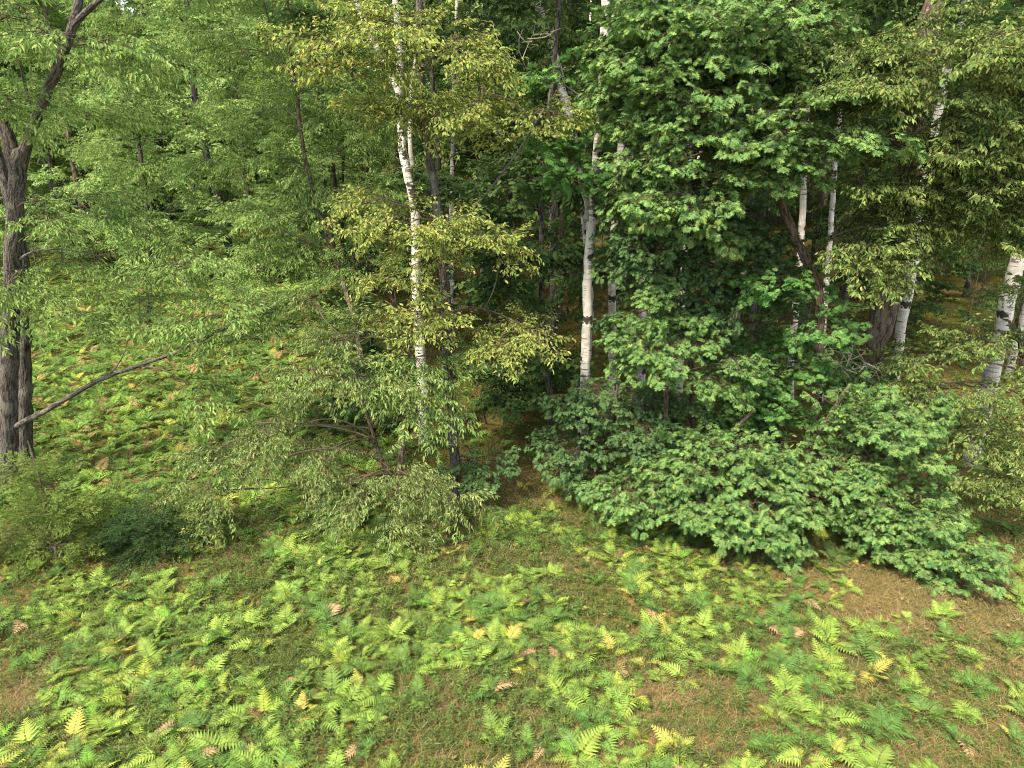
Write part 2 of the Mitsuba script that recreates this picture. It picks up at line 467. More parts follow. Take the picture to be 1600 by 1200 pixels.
# the big tree on the left edge, with its long low limb
st = stem_px([(14, 640, 11.2), (17, 480, 11.1), (24, 330, 11.0), (30, 240, 11.0)], .165, .105, base=(6, 757))
st2 = stem_px([(38, 600, 11.9), (36, 480, 11.9), (30, 380, 11.9), (0, 260, 11.9), (-40, 120, 11.9)], .13, .08, base=(38, 722))
right = up_to(stem_px([(26, 290, 11), (52, 195, 11), (84, 118, 10.9), (110, 50, 10.8), (125, -10, 10.8)], .085, .055), 3.5, (.8, .3))
left = up_to(stem_px([(26, 290, 11), (8, 205, 11), (-25, 130, 11)], .11, .08), 4.5, (-1.2, .3))
fork = stem_px([(114, 42, 10.8), (135, 18, 10.7), (175, -12, 10.6)], .05, .03)
low = stem_px([(4, 682, 11.3), (30, 663, 11.15), (75, 640, 11.0), (160, 592, 10.8), (270, 552, 10.6), (345, 516, 10.5), (430, 486, 10.4)], .06, .014)
side = [stem_px(q, .016, .004) for q in ([(160, 594, 10.8), (190, 560, 10.7), (200, 530, 10.6)], [(215, 572, 10.7), (255, 578, 10.5), (300, 606, 10.3)], [(300, 536, 10.55), (320, 500, 10.6), (365, 488, 10.6)], [(380, 503, 10.45), (420, 510, 10.3), (440, 530, 10.2)])]
bl = [B(50, 40, 10.6, 100, 40, 'lime'), B(-30, 150, 10.6, 80, 25, 'lime'), B(170, 60, 10.8, 80, 18, 'lime'), B(70, 320, 11.0, 90, 22, 'lime', deep=.7), B(30, 430, 10.6, 70, 18, 'lime'),
      B(150, 400, 11.2, 80, 14, 'lime'), B(120, 485, 11.4, 75, 18, 'lime', flat=.5), B(235, 480, 11.4, 80, 16, 'lime', flat=.5), B(310, 605, 10.6, 50, 8, 'lime', flat=.5),
      B(390, 480, 10.4, 85, 20, 'lime', flat=.5), B(270, 430, 10.6, 80, 14, 'lime', flat=.5), B(100, 180, 11.4, 70, 12, 'lime')]
tree('leaning_tree', 'big dark grey tree with double trunk and long low limb at left edge', 'tree', [st, st2], bl + top_blobs(at(60, -110, 13), 3, 7, 22, 'lime', 1.2, rg), limbs=[right, left, fork, low] + side, sides=16)

# the yellowing tree left of the white birch
st = up_to(stem_px([(706, 660, 10.9), (699, 560, 10.9), (693, 420, 10.9), (677, 280, 10.9), (662, 180, 11), (655, 60, 11)], .09, .06, base=(712, 778)), 4.5, (.3, .2))
l1 = stem_px([(690, 400, 10.9), (740, 330, 10.8), (800, 250, 10.6), (850, 170, 10.5)], .03, .012)
l2 = stem_px([(694, 500, 10.9), (740, 480, 10.7), (800, 500, 10.5), (850, 520, 10.3)], .022, .008)
bl = [B(640, 50, 10.4, 100, 42, 'gold'), B(550, 90, 10.4, 75, 25, 'gold'), B(720, 70, 10.6, 70, 25, 'gold'), B(600, 180, 10.5, 70, 20, 'gold'), B(690, 170, 10.3, 80, 25, 'gold'),
      B(760, 150, 10.6, 50, 11, 'gold'), B(640, 350, 10.4, 80, 25, 'gold', flat=.5), B(720, 370, 10.3, 60, 18, 'gold', flat=.5), B(800, 210, 10.6, 60, 11, 'gold', flat=.5), B(850, 170, 10.6, 45, 8, 'gold'),
      B(620, 440, 10.5, 50, 12, 'gold', flat=.5), B(710, 510, 10.4, 50, 12, 'gold', flat=.45), B(780, 530, 10.3, 60, 14, 'gold', flat=.35), B(835, 520, 10.2, 40, 8, 'gold', flat=.4),
      B(780, 400, 10.6, 50, 10, 'gold', flat=.4), B(590, 310, 10.6, 50, 10, 'gold'), B(655, 410, 10.5, 45, 12, 'gold'), B(650, 480, 10.4, 45, 12, 'gold'), B(645, 560, 10.4, 45, 16, 'lime'), B(668, 625, 10.5, 40, 14, 'lime')]
tree('yellowing_tree', 'slim grey tree with yellowing leaves left of the tall white birch', 'tree', [st], bl + top_blobs(at(650, -110, 12.8), 2.4, 6, 18, 'gold', 1.2, rg), limbs=[l1, l2])

# the pale drooping tree in front of it
st = stem_px([(628, 700, 10.5), (640, 600, 10.6), (635, 520, 10.7), (600, 450, 10.7)], .06, .025, base=(626, 792))
st2 = stem_px([(590, 700, 10.4), (565, 620, 10.3), (540, 530, 10.2)], .04, .018, base=(620, 788))
bl = [B(540, 550, 10.2, 80, 24, 'pale'), B(470, 600, 10.0, 70, 16, 'pale'), B(590, 610, 10.1, 60, 16, 'pale'), B(450, 680, 9.8, 70, 14, 'pale'), B(380, 745, 9.6, 50, 9, 'pale'), B(520, 700, 9.8, 70, 16, 'pale'),
      B(600, 740, 9.7, 70, 16, 'pale'), B(665, 750, 9.8, 60, 13, 'pale'), B(570, 780, 9.5, 55, 11, 'pale', flat=.5), B(640, 790, 9.5, 45, 8, 'pale', flat=.5), B(340, 765, 9.5, 35, 5, 'pale'), B(400, 660, 9.9, 50, 8, 'pale'), B(350, 700, 9.7, 40, 6, 'pale'), B(700, 780, 9.5, 30, 5, 'pale'), B(500, 480, 10.6, 60, 12, 'pale'), B(420, 520, 10.6, 50, 8, 'lime')]
tree('drooping_tree', 'low pale green tree with drooping narrow leaves in front of the slim grey trunk', 'tree', [st, st2], bl, bark='brown_bark')

st = stem_px([(570, 600, 14.5), (548, 480, 15.5), (515, 380, 16.2), (480, 260, 16.6), (465, 140, 16.8)], .07, .04, base=(576, 668))
l1 = stem_px([(520, 395, 16.2), (440, 360, 16), (380, 330, 15.8)], .035, .015)
bl = [B(400, 180, 17, 80, 32, 'lime'), B(460, 250, 16.4, 80, 36, 'lime'), B(545, 300, 16, 65, 26, 'lime'), B(420, 340, 16, 75, 30, 'lime'), B(505, 370, 16, 65, 22, 'lime'), B(555, 210, 16.5, 60, 22, 'lime'), B(490, 140, 16.6, 70, 28, 'lime'),
      B(380, 80, 17, 75, 28, 'lime'), B(460, 40, 16.8, 75, 28, 'lime'), B(400, 420, 15.5, 50, 12, 'lime'), B(350, 260, 16.4, 55, 16, 'lime'), B(560, 420, 15.2, 45, 10, 'lime')]
tree('willowy_tree', 'light green willowy tree with narrow leaves between the fern clearing and the yellowing tree', 'tree', [st], bl + top_blobs(at(470, -60, 16.8), 2.5, 5, 20, 'lime', 1.3, rg), bark='brown_bark', limbs=[l1])
st = stem_px([(232, 380, 19), (225, 280, 19), (205, 160, 19)], .09, .05, base=(236, 520))
bl = [B(190, 110, 18, 80, 30, 'lime'), B(260, 170, 18.5, 75, 26, 'lime'), B(180, 250, 18.5, 65, 18, 'lime'), B(260, 280, 19, 60, 16, 'lime'), B(290, 80, 18.5, 70, 24, 'lime'), B(150, 190, 18, 60, 18, 'lime'), B(230, 20, 18.5, 80, 28, 'lime'), B(200, 350, 18.5, 50, 10, 'lime'), B(238, 340, 18.2, 60, 18, 'lime'), B(240, 420, 18.2, 50, 12, 'lime')]
tree('willowy_tree', 'light green willowy tree in the middle of the fern clearing at left', 'tree', [st], bl + top_blobs(at(210, -60, 19), 2.5, 5, 20, 'lime', 1.3, rg), bark='grey_bark')

# birches: (pixels with depth, base pixel, radii, label)
BIRCH = 'birches along the forest edge'


def birch(label, pts, base, r0, r1, dz, lean=(0, 0), limbs=(), blobs=(), kind='far_light'):
    st = up_to(stem_px(pts, r0, r1, base=base), dz, lean, .025)
    e = st[-2][:3]
    b = list(blobs) + top_blobs(e, 1.5, 4, 12, 'maple', 1.2, rg, (-.5, 2.5))
    return tree('birch_tree', label, 'birch tree', [st], b, bark='birch_bark', limbs=limbs, tw=(.2, .18, .16), flare=.35)


forkl = stem_px([(916, 345, 12.0), (919, 328, 12.0), (912, 300, 11.9), (908, 262, 11.9)], .06, .035)
br = stem_px([(922, 358, 12.0), (950, 330, 11.9), (972, 305, 11.9)], .03, .012)
br2 = stem_px([(944, 60, 12.0), (960, 30, 12), (975, -10, 12)], .07, .05)
birch('tall white birch with bare trunk rising in the centre of the forest edge', [(912, 640, 12.0), (915, 560, 12.0), (918, 450, 12.0), (926, 320, 12.0), (934, 240, 12.0), (941, 140, 12.0), (946, 10, 12.0)],
      (908, 728), .10, .065, 5, (.2, .3), [forkl, br, br2], [B(915, 262, 11.4, 55, 26, 'maple'), B(880, 130, 11.6, 50, 10, 'maple'), B(890, 215, 11.6, 40, 9, 'maple')])
birch('leaning forked birch behind the yellowing leaves left of centre', [(658, 560, 13.2), (650, 420, 13.2), (643, 300, 13.2), (628, 230, 13.2), (621, 140, 13.2), (585, 70, 13.2)], (662, 690), .115, .05, 4, (-1, .2),
      [up_to(stem_px([(622, 160, 13.2), (624, 90, 13.2), (618, 10, 13.2)], .07, .05), 3, (0, 0), .02), stem_px([(645, 260, 13.6), (640, 180, 13.6), (650, 90, 13.6)], .045, .03)])
birch('white birch leaning out at the right edge of the forest', [(1532, 660, 11.9), (1556, 560, 11.9), (1582, 440, 11.9), (1604, 360, 11.9), (1640, 220, 11.9)], (1518, 732), .145, .11, 5, (.6, 0))
birch('straight birch just right of the thick brown trunk', [(1400, 560, 13), (1412, 490, 13), (1430, 400, 13), (1452, 250, 13)], (1385, 690), .105, .075, 5, (.2, 0))
birch('thin crooked birch with dark patches seen behind the oak leaves', [(1239, 530, 15), (1248, 420, 15), (1256, 290, 15), (1262, 150, 15)], (1236, 640), .085, .06, 6, (.2, 0))
birch('thin birch stem behind the right side of the big oak', [(1290, 460, 15.5), (1302, 300, 15.5), (1310, 200, 15.5)], (1282, 630), .07, .05, 6, (.2, 0))
birch('mottled birch stem half hidden in the oak crown right of centre', [(1008, 420, 15), (1012, 320, 15), (1016, 220, 15), (1024, 60, 15)], (1000, 640), .095, .07, 6, (0, 0))
birch('slender birch top leaning out of the centre at the upper edge', [(920, 480, 15.5), (918, 380, 15.5), (905, 270, 15.5), (882, 150, 15.5), (858, 60, 15.5), (836, -10, 15.5)], (914, 622), .105, .075, 5, (-.8, 0))
birch('short birch trunk just right of the tall white birch', [(957, 480, 14), (958, 380, 14), (968, 260, 14), (975, 150, 14)], (950, 655), .085, .06, 6, (.2, 0))
birch('pale birch stem in the shade under the oak crown', [(1064, 520, 15), (1068, 420, 15), (1078, 250, 15), (1082, 120, 15)], (1060, 640), .09, .06, 6, (.2, 0))

# oaks
st = up_to(stem_px([(1273, 690, 10.7), (1280, 540, 10.9), (1272, 430, 10.9), (1244, 375, 10.9), (1216, 290, 10.9), (1206, 200, 10.8), (1190, 60, 10.8)], .085, .06, base=(1272, 790)), 4.5, (-.3, 0))
l1 = stem_px([(1226, 320, 10.9), (1180, 280, 10.6), (1140, 270, 10.3)], .04, .02)
bl = [B(1010, 85, 10.9, 85, 68, 'oak'), B(1075, 70, 10.6, 119, 87, 'oak'), B(1195, 50, 10.4, 108, 84, 'oak'), B(1120, 180, 10.2, 119, 90, 'oak'), B(1245, 200, 10.0, 92, 68, 'oak', flat=.55), B(1045, 215, 10.6, 75, 53, 'oak'),
      B(1090, 300, 10.3, 103, 68, 'oak', flat=.6), B(1185, 270, 10.4, 65, 31, 'oak'), B(1290, 110, 10.6, 65, 34, 'oak'), B(1000, 300, 11.2, 59, 28, 'oak'), B(1030, 140, 11.2, 80, 46, 'oak'), B(1110, 20, 11, 110, 60, 'oak'), B(1260, 20, 10.8, 90, 44, 'oak'), B(1060, 240, 11.2, 80, 34, 'blue_oak'), B(1210, 340, 11.2, 60, 18, 'blue_oak'), B(1160, 120, 11, 97, 56, 'oak')]
tree('oak_tree', 'big oak with blue green lobed leaves filling the upper right of the forest edge', 'oak tree', [st], bl + top_blobs(at(1180, -110, 13.0), 3, 8, 26, 'oak', 1.25, rg), bark='brown_bark', limbs=[l1])

st = stem_px([(1080, 560, 12.4), (1075, 460, 12.4), (1060, 380, 12.4)], .07, .03, base=(1085, 700))
bl = [B(1040, 390, 11.3, 95, 56, 'blue_oak'), B(1130, 420, 11.4, 95, 56, 'blue_oak'), B(1030, 465, 11.2, 65, 40, 'oak'), B(1095, 490, 11.2, 75, 40, 'blue_oak'), B(1190, 430, 12.2, 75, 34, 'maple'), B(1000, 400, 11.6, 45, 20, 'blue_oak'), B(1180, 520, 12.2, 70, 32, 'maple'),
      B(1120, 350, 11.2, 85, 40, 'oak'), B(1035, 320, 11.3, 70, 34, 'oak'), B(975, 500, 11.4, 38, 14, 'blue_oak'), B(1170, 380, 11.3, 55, 20, 'blue_oak'), B(1235, 430, 10.5, 42, 16, 'maple'), B(1265, 500, 10.5, 40, 13, 'maple')]
tree('oak_tree', 'dark blue green young oak below the big oak crown', 'oak tree', [st], bl, bark='brown_bark')

st = stem_px([(1040, 640, 10.6), (1042, 580, 10.5), (1045, 530, 10.4)], .05, .025, base=(1035, 790))
bl = [B(1005, 545, 10.2, 42, 18, 'oak'), B(1060, 540, 10.1, 65, 30, 'oak'), B(1110, 570, 10.1, 50, 20, 'oak')]
tree('oak_tree', 'bright young oak clump beside the bare birch trunk', 'oak tree', [st], bl, bark='brown_bark')

st = stem_px([(958, 700, 11.2), (962, 640, 11.2), (965, 600, 11.2)], .045, .02, base=(955, 775))
bl = [B(912, 640, 11.0, 45, 30, 'blue_oak'), B(925, 600, 11.2, 30, 12, 'blue_oak'), B(985, 630, 11.0, 70, 42, 'blue_oak'), B(960, 690, 10.8, 60, 26, 'blue_oak'), B(1045, 665, 10.7, 70, 40, 'blue_oak'), B(925, 745, 10.7, 50, 18, 'blue_oak'), B(1000, 725, 10.6, 45, 14, 'blue_oak'), B(893, 690, 11.0, 38, 18, 'blue_oak')]
tree('oak_tree', 'dark bushy oak sapling around the foot of the tall white birch', 'oak tree', [st], bl, bark='brown_bark')

st = stem_px([(1126, 760, 9.9), (1140, 690, 9.9), (1180, 640, 9.9)], .05, .025, base=(1124, 822))
st2 = stem_px([(1262, 720, 10.0), (1290, 660, 10.0), (1330, 600, 10.0)], .05, .025, base=(1250, 800))
l1 = stem_px([(1300, 650, 10), (1350, 700, 9.6), (1410, 790, 9.0), (1460, 850, 8.7)], .03, .01)
bl = [B(1090, 725, 9.8, 75, 48, 'oak', flat=.35), B(1000, 775, 9.5, 50, 31, 'oak', flat=.4), B(1085, 780, 9.4, 60, 34, 'oak', flat=.35), B(1180, 700, 9.7, 80, 53, 'oak', flat=.35), B(1330, 650, 9.7, 80, 56, 'oak', flat=.4),
      B(1290, 720, 9.5, 75, 48, 'oak', flat=.35), B(1190, 770, 9.2, 60, 34, 'oak', flat=.35), B(1385, 710, 9.4, 45, 28, 'oak', flat=.5), B(1300, 790, 9.2, 35, 13, 'oak', flat=.4), B(1380, 785, 9.0, 48, 31, 'oak', flat=.4), B(1430, 825, 8.7, 45, 34, 'oak', flat=.5),
      B(1465, 858, 8.5, 42, 39, 'oak', flat=.7), B(1425, 790, 8.8, 40, 22, 'oak'), B(1200, 815, 9.1, 30, 11, 'oak', flat=.4), B(1400, 635, 9.9, 40, 17, 'oak')]
tree('oak_tree', 'wide low oak spreading bright lobed leaves over the ferns at right', 'oak tree', [st, st2], bl, bark='brown_bark', limbs=[l1])

st = stem_px([(1215, 680, 11.2), (1210, 610, 11.2), (1215, 560, 11.2)], .05, .02, base=(1215, 775))
bl = [B(1180, 590, 10.9, 60, 26, 'maple', flat=.5), B(1250, 570, 11.0, 65, 28, 'maple', flat=.5), B(1210, 640, 10.7, 60, 24, 'maple', flat=.5), B(1160, 650, 10.7, 45, 14, 'maple'), B(1300, 590, 11, 45, 14, 'maple')]
tree('maple_tree', 'bright green maple sapling between the young oaks', 'maple tree', [st], bl, bark='brown_bark')

# right side
st = up_to(stem_px([(1340, 640, 11.0), (1360, 560, 11.1), (1392, 440, 11.2), (1412, 320, 11.2), (1426, 220, 11.2), (1448, 60, 11.2)], .25, .15, base=(1318, 772)), 5, (.3, 0))
l1 = stem_px([(1404, 350, 11.2), (1340, 330, 10.8), (1300, 370, 10.3)], .05, .02)
bl = [B(1350, 130, 10.2, 81, 51, 'olive'), B(1440, 90, 10.0, 108, 81, 'olive'), B(1550, 70, 9.6, 108, 78, 'olive'), B(1500, 190, 9.8, 103, 72, 'olive'), B(1385, 250, 10.1, 92, 57, 'olive'), B(1565, 280, 9.7, 92, 57, 'olive'),
      B(1480, 320, 10.0, 86, 51, 'olive', flat=.5), B(1330, 395, 10.2, 76, 42, 'olive', flat=.4), B(1400, 360, 10.2, 65, 30, 'olive', flat=.5), B(1620, 180, 9.6, 86, 45, 'olive'), B(1560, 380, 10.0, 59, 27, 'olive', flat=.5)]
tree('broadleaf_tree', 'thick brown trunk with olive green leaves hanging across the upper right', 'tree', [st], bl + top_blobs(at(1480, -110, 13.0), 3, 8, 24, 'olive', 1.25, rg), bark='brown_bark', limbs=[l1], sides=16)

st = stem_px([(1610, 700, 10.2), (1600, 600, 10.3), (1590, 500, 10.3)], .06, .025, base=(1625, 810))
bl = [B(1565, 550, 9.9, 65, 24, 'olive'), B(1500, 600, 10.0, 75, 26, 'olive'), B(1570, 680, 9.5, 70, 28, 'olive'), B(1460, 560, 10.3, 50, 14, 'olive'), B(1590, 760, 9.2, 50, 18, 'olive'), B(1440, 610, 10.2, 40, 10, 'olive'), B(1600, 460, 10.2, 50, 14, 'olive'), B(1650, 600, 9.8, 80, 26, 'olive')]
tree('broadleaf_tree', 'low olive green tree half hiding the right edge birch', 'tree', [st], bl, bark='brown_bark')

st = up_to(stem_px([(857, 600, 13.2), (850, 520, 13.2), (846, 420, 13.2), (848, 300, 13.2)], .065, .045, base=(858, 668)), 4, (.3, 0))
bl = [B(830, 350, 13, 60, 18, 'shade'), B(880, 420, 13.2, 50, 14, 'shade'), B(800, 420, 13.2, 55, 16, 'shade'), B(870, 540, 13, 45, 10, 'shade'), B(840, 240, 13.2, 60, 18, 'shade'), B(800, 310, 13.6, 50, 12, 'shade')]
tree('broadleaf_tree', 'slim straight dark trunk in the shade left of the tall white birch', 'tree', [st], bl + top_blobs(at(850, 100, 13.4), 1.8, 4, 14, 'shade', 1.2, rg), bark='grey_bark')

# trees beyond the fern clearing on the left
st = up_to(stem_px([(352, 360, 30.5), (338, 300, 30.5), (316, 215, 30.5), (302, 130, 30.5), (296, 40, 30.5)], .19, .11, base=(368, 428)), 5, (0, 0))
bl = [B(q[0], q[1], q[2], q[3], q[4], 'far_light', .9) for q in ((210, 130, 28, 85, 34), (260, 260, 28, 75, 28), (330, 90, 28, 85, 34), (400, 180, 28, 80, 32), (300, 20, 28, 80, 28), (330, 200, 27, 60, 20), (240, 340, 28, 60, 16), (180, 230, 28, 70, 24))]
tree('leaning_tree', 'dark leaning trunk beyond the fern clearing with light green crown', 'tree', [st], bl + top_blobs(at(300, -40, 30), 4, 6, 22, 'far_light', 1.2, rg), bark='grey_bark')
st = [up_to(stem_px([(520, 380, 26), (508, 300, 26), (500, 180, 26)], .10, .06, base=(538, 455)), 5, (0, 0)), stem_px([(556, 390, 26), (570, 320, 26), (575, 240, 26)], .08, .04, base=(544, 455)), stem_px([(536, 380, 26.2), (535, 300, 26.2), (540, 200, 26.2)], .08, .04, base=(541, 453))]
bl = [B(q[0], q[1], q[2], q[3], q[4], 'far_light', .9) for q in ((440, 320, 24, 80, 32), (520, 270, 24, 75, 28), (450, 200, 25, 80, 30), (560, 200, 25, 60, 20), (500, 120, 25, 80, 30), (420, 400, 24, 60, 18), (500, 400, 24, 50, 14), (430, 60, 25, 80, 28))]
tree('many_stemmed_tree', 'light green tree with several thin stems at the back of the fern clearing', 'tree', st, bl + top_blobs(at(500, -40, 26), 3.5, 5, 22, 'far_light', 1.2, rg), bark='brown_bark')

# ------------------------------------------------------------------ the forest behind
FOREST_LABEL = {'far_light': 'light green tree standing behind the fern clearing', 'inner': 'light green tree rising deep in the forest behind the oaks', 'far_dark': 'slim tree with dark green leaves in the shaded forest behind', 'birch': 'distant thin birch in the shaded forest behind'}


def auto_tree(x, y, H, kind, bark, label, group, R, base_h, n, sc, name='forest_tree', r=None):
    r0 = np.random.default_rng(int(abs(x) * 1000 + y * 77))
    z = gz(x, y)
    lean = r0.normal(0, .05 * H * .5, 2)
    r = r or H * .009
    st = np.array([[x, y, z - .15, r], [x + .2 * lean[0], y + .2 * lean[1], z + H * .3, r * .8], [x + .6 * lean[0], y + .6 * lean[1], z + H * .65, r * .5], [x + lean[0], y + lean[1], z + H * .95, r * .15]])
    nb = max(4, int((H - base_h) / 1.1))
    bl = []
    for q in range(nb):
        t = (q + .5) / nb
        a = 2.4 * q + r0.random()
        rr = R * (.45 + .55 * math.sin(math.pi * min(1, .25 + .75 * t)))
        bl.append((np.array([x + lean[0] * t + math.cos(a) * rr * .55, y + lean[1] * t + math.sin(a) * rr * .55, z + base_h + (H - base_h) * t]), (rr * .6, rr * .6, rr * .4), n, kind, sc))
    tree(name, label, 'tree' if name != 'shrub' else 'shrub', [st], bl, bark=bark, group=group, sides=8, flare=.2, limb_parts=False)




def names(k, clearing):
    if k == 'far_dark':
        return FOREST_LABEL[k], 'dark trees of the shaded forest'
    return (FOREST_LABEL[k], 'light trees behind the clearing') if clearing else (FOREST_LABEL['inner'], 'light trees deep in the forest')


rg = np.random.default_rng(23)
pts = []
for _ in range(6000):
    y = rg.uniform(15, 75)
    x = rg.uniform(-1.0, 1.0) * (y * .80 + 4)
    edge = -4 - (y - 12) * .2
    if x < edge and y < 31:
        continue
    if x > edge and x < 10 and y < 15.5 + (x < 0) * 1.0:
        continue
    d = 2.6 if y < 30 else 4.5
    if all((x - a) ** 2 + (y - b) ** 2 > d * d for a, b in pts):
        pts.append((x, y))
    if len(pts) >= 120:
        break
for x, y in pts:
    edge = -4 - (y - 12) * .2
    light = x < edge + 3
    u = rg.random()
    H = rg.uniform(11, 15) if y < 35 else rg.uniform(14, 22)
    if y < 40:
        if not light and u < .18:
            auto_tree(x, y, H, 'far_dark', 'birch_bark', FOREST_LABEL['birch'], 'birches deep in the forest', 1.8, H * .35, 16, .9, r=.09)
        else:
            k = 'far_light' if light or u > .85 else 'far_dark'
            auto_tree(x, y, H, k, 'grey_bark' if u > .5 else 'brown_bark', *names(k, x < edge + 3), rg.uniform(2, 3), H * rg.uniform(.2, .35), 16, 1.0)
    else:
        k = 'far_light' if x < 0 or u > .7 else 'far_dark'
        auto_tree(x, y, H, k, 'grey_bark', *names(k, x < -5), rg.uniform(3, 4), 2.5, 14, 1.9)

# understory saplings
pts = []
for _ in range(4000):
    y = rg.uniform(13.5, 34)
    x = rg.uniform(-1.0, 1.0) * (y * .75 + 2)
    if x < -4 - (y - 12) * .2 and y < 28:
        continue
    if all((x - a) ** 2 + (y - b) ** 2 > 2.0 ** 2 for a, b in pts):
        pts.append((x, y))
    if len(pts) >= 60:
        break
for x, y in pts:
    H = rg.uniform(1.4, 4.5) if y > 16 else rg.uniform(.8, 1.6)
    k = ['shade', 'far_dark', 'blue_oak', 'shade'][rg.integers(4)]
    auto_tree(x, y, H, k, 'brown_bark', 'dark green shrub in the shade under the forest trees', 'shrubs of the forest undergrowth', H * .3 + .2, .25 * H, 7, .8 if k != 'far_dark' else .55, name='shrub', r=.02 + .004 * H)

r9 = np.random.default_rng(77)
for x in np.linspace(-27, -7.5, 13):
    auto_tree(x + r9.normal(0, .6), 29.5 + r9.normal(0, 1.5), r9.uniform(2.2, 4.6), 'far_light', 'brown_bark', 'light green bushy sapling at the back of the fern clearing', 'saplings at the back of the clearing', 1.1, .5, 12, .75, name='sapling', r=.03)

# named undergrowth in front
for lab, base, bl, kd in (
        ('dark leafy shrub at the foot of the slim grey trunk', (740, 760), [(745, 715, 10.9, 45, 16), (700, 700, 11.1, 40, 10), (765, 740, 10.7, 30, 8)], 'blue_oak'),
        ('dim blue green shrub in the gap left of the slim dark trunk', (760, 660), [(750, 615, 13.4, 50, 16), (790, 600, 13.6, 40, 10), (720, 590, 13.6, 40, 10)], 'shade')):
    st = np.hstack([np.array([ground_pt(*base) - [0, 0, .1], at(*bl[0][:3])]), [[.025], [.012]]])
    tree('shrub', lab, 'shrub', [st], [B(*b, kd, .8) for b in bl], bark='brown_bark')
# feathery conifers at the left
b = ground_pt(90, 880)
tree('conifer_sapling', 'feathery yellow green conifer sapling beside the big left trunk', 'conifer', [[(b[0], b[1], b[2] - .1, .03), (b[0] + .05, b[1], b[2] + .9, .02), (b[0] + .02, b[1], b[2] + 2.0, .008)]],
     [((b[0] + q[0], b[1] + q[1], b[2] + q[2]), (q[3], q[3], .25), q[4], 'feather', 1.1) for q in ((0, 0, .4, .65, 26), (.3, -.2, .55, .5, 16), (-.35, 0, .5, .55, 16), (.05, 0, .9, .6, 26), (-.1, .1, 1.25, .45, 18), (.02, 0, 1.7, .3, 10), (.1, .3, 1.2, .5, 14), (-.8, .2, .5, .4, 12), (.35, .4, .6, .4, 12))], bark='brown_bark')
b = ground_pt(270, 860)
tree('conifer_shrub', 'dark green juniper shrub at the left edge of the fern clearing', 'shrub', [[(b[0], b[1], b[2] - .1, .03), (b[0], b[1], b[2] + .5, .02), (b[0] + .02, b[1], b[2] + 1.0, .008)]],
     [((b[0] + q[0], b[1] + q[1], b[2] + q[2]), (q[3], q[3], q[3] * .6), q[4], q[5], .95) for q in ((-.15, -.1, .5, .45, 50, 'cedar'), (-.5, -.15, .35, .38, 34, 'cedar'), (-.2, -.35, .3, .3, 20, 'cedar'), (.25, .1, .45, .4, 24, 'feather'), (.1, .2, .75, .35, 20, 'feather'), (-.05, 0, .8, .25, 12, 'cedar'), (.6, .2, .35, .3, 12, 'feather'))], bark='brown_bark')

# bare dead branches
for lab, c, R, n in (('tangle of bare grey dead twigs over the wide low oak', at(1335, 570, 10.4), .55, 16), ('bare grey dead twigs in front of the right edge birch', at(1490, 640, 10.2), .5, 12), ('dead grey branch with bare twigs high beside the white birch', at(815, 60, 11.6), .6, 5)):
    key = numbered('dead_branch')
    labels[key] = {'label': lab, 'category': 'dead branch'}
    M = Mesh()
    for _ in range(n):
        d = unit(rg.standard_normal(3) * [1, .6, .5])
        e = c + d * R * rg.uniform(.5, 1.1)
        a = c + rg.standard_normal(3) * .12
        twig(M, a, e, .008, .003, (.30, .27, .23), bend=rg.standard_normal(3) * .08, n=5)
        for _ in range(3):
            t = rg.uniform(.4, 1)
            m = a + (e - a) * t
            twig(M, m, m + (d + rg.standard_normal(3) * .7) * R * .25, .004, .002, (.30, .27, .23), n=2)
    scene[key] = M.ply('twig_material')

# ------------------------------------------------------------------ ferns
FG = [(G(.195, .305, .042), 4), (G(.155, .265, .04), 3), (G(.25, .335, .047), 1.6)]
FY = [(G(.36, .35, .055), 2), (G(.27, .32, .045), 4)]
FB = [(G(.26, .18, .075), 3), (G(.19, .125, .055), 2), (G(.34, .26, .12), 1)]
FD = [(G(.095, .185, .035), 4), (G(.125, .22, .04), 3)]


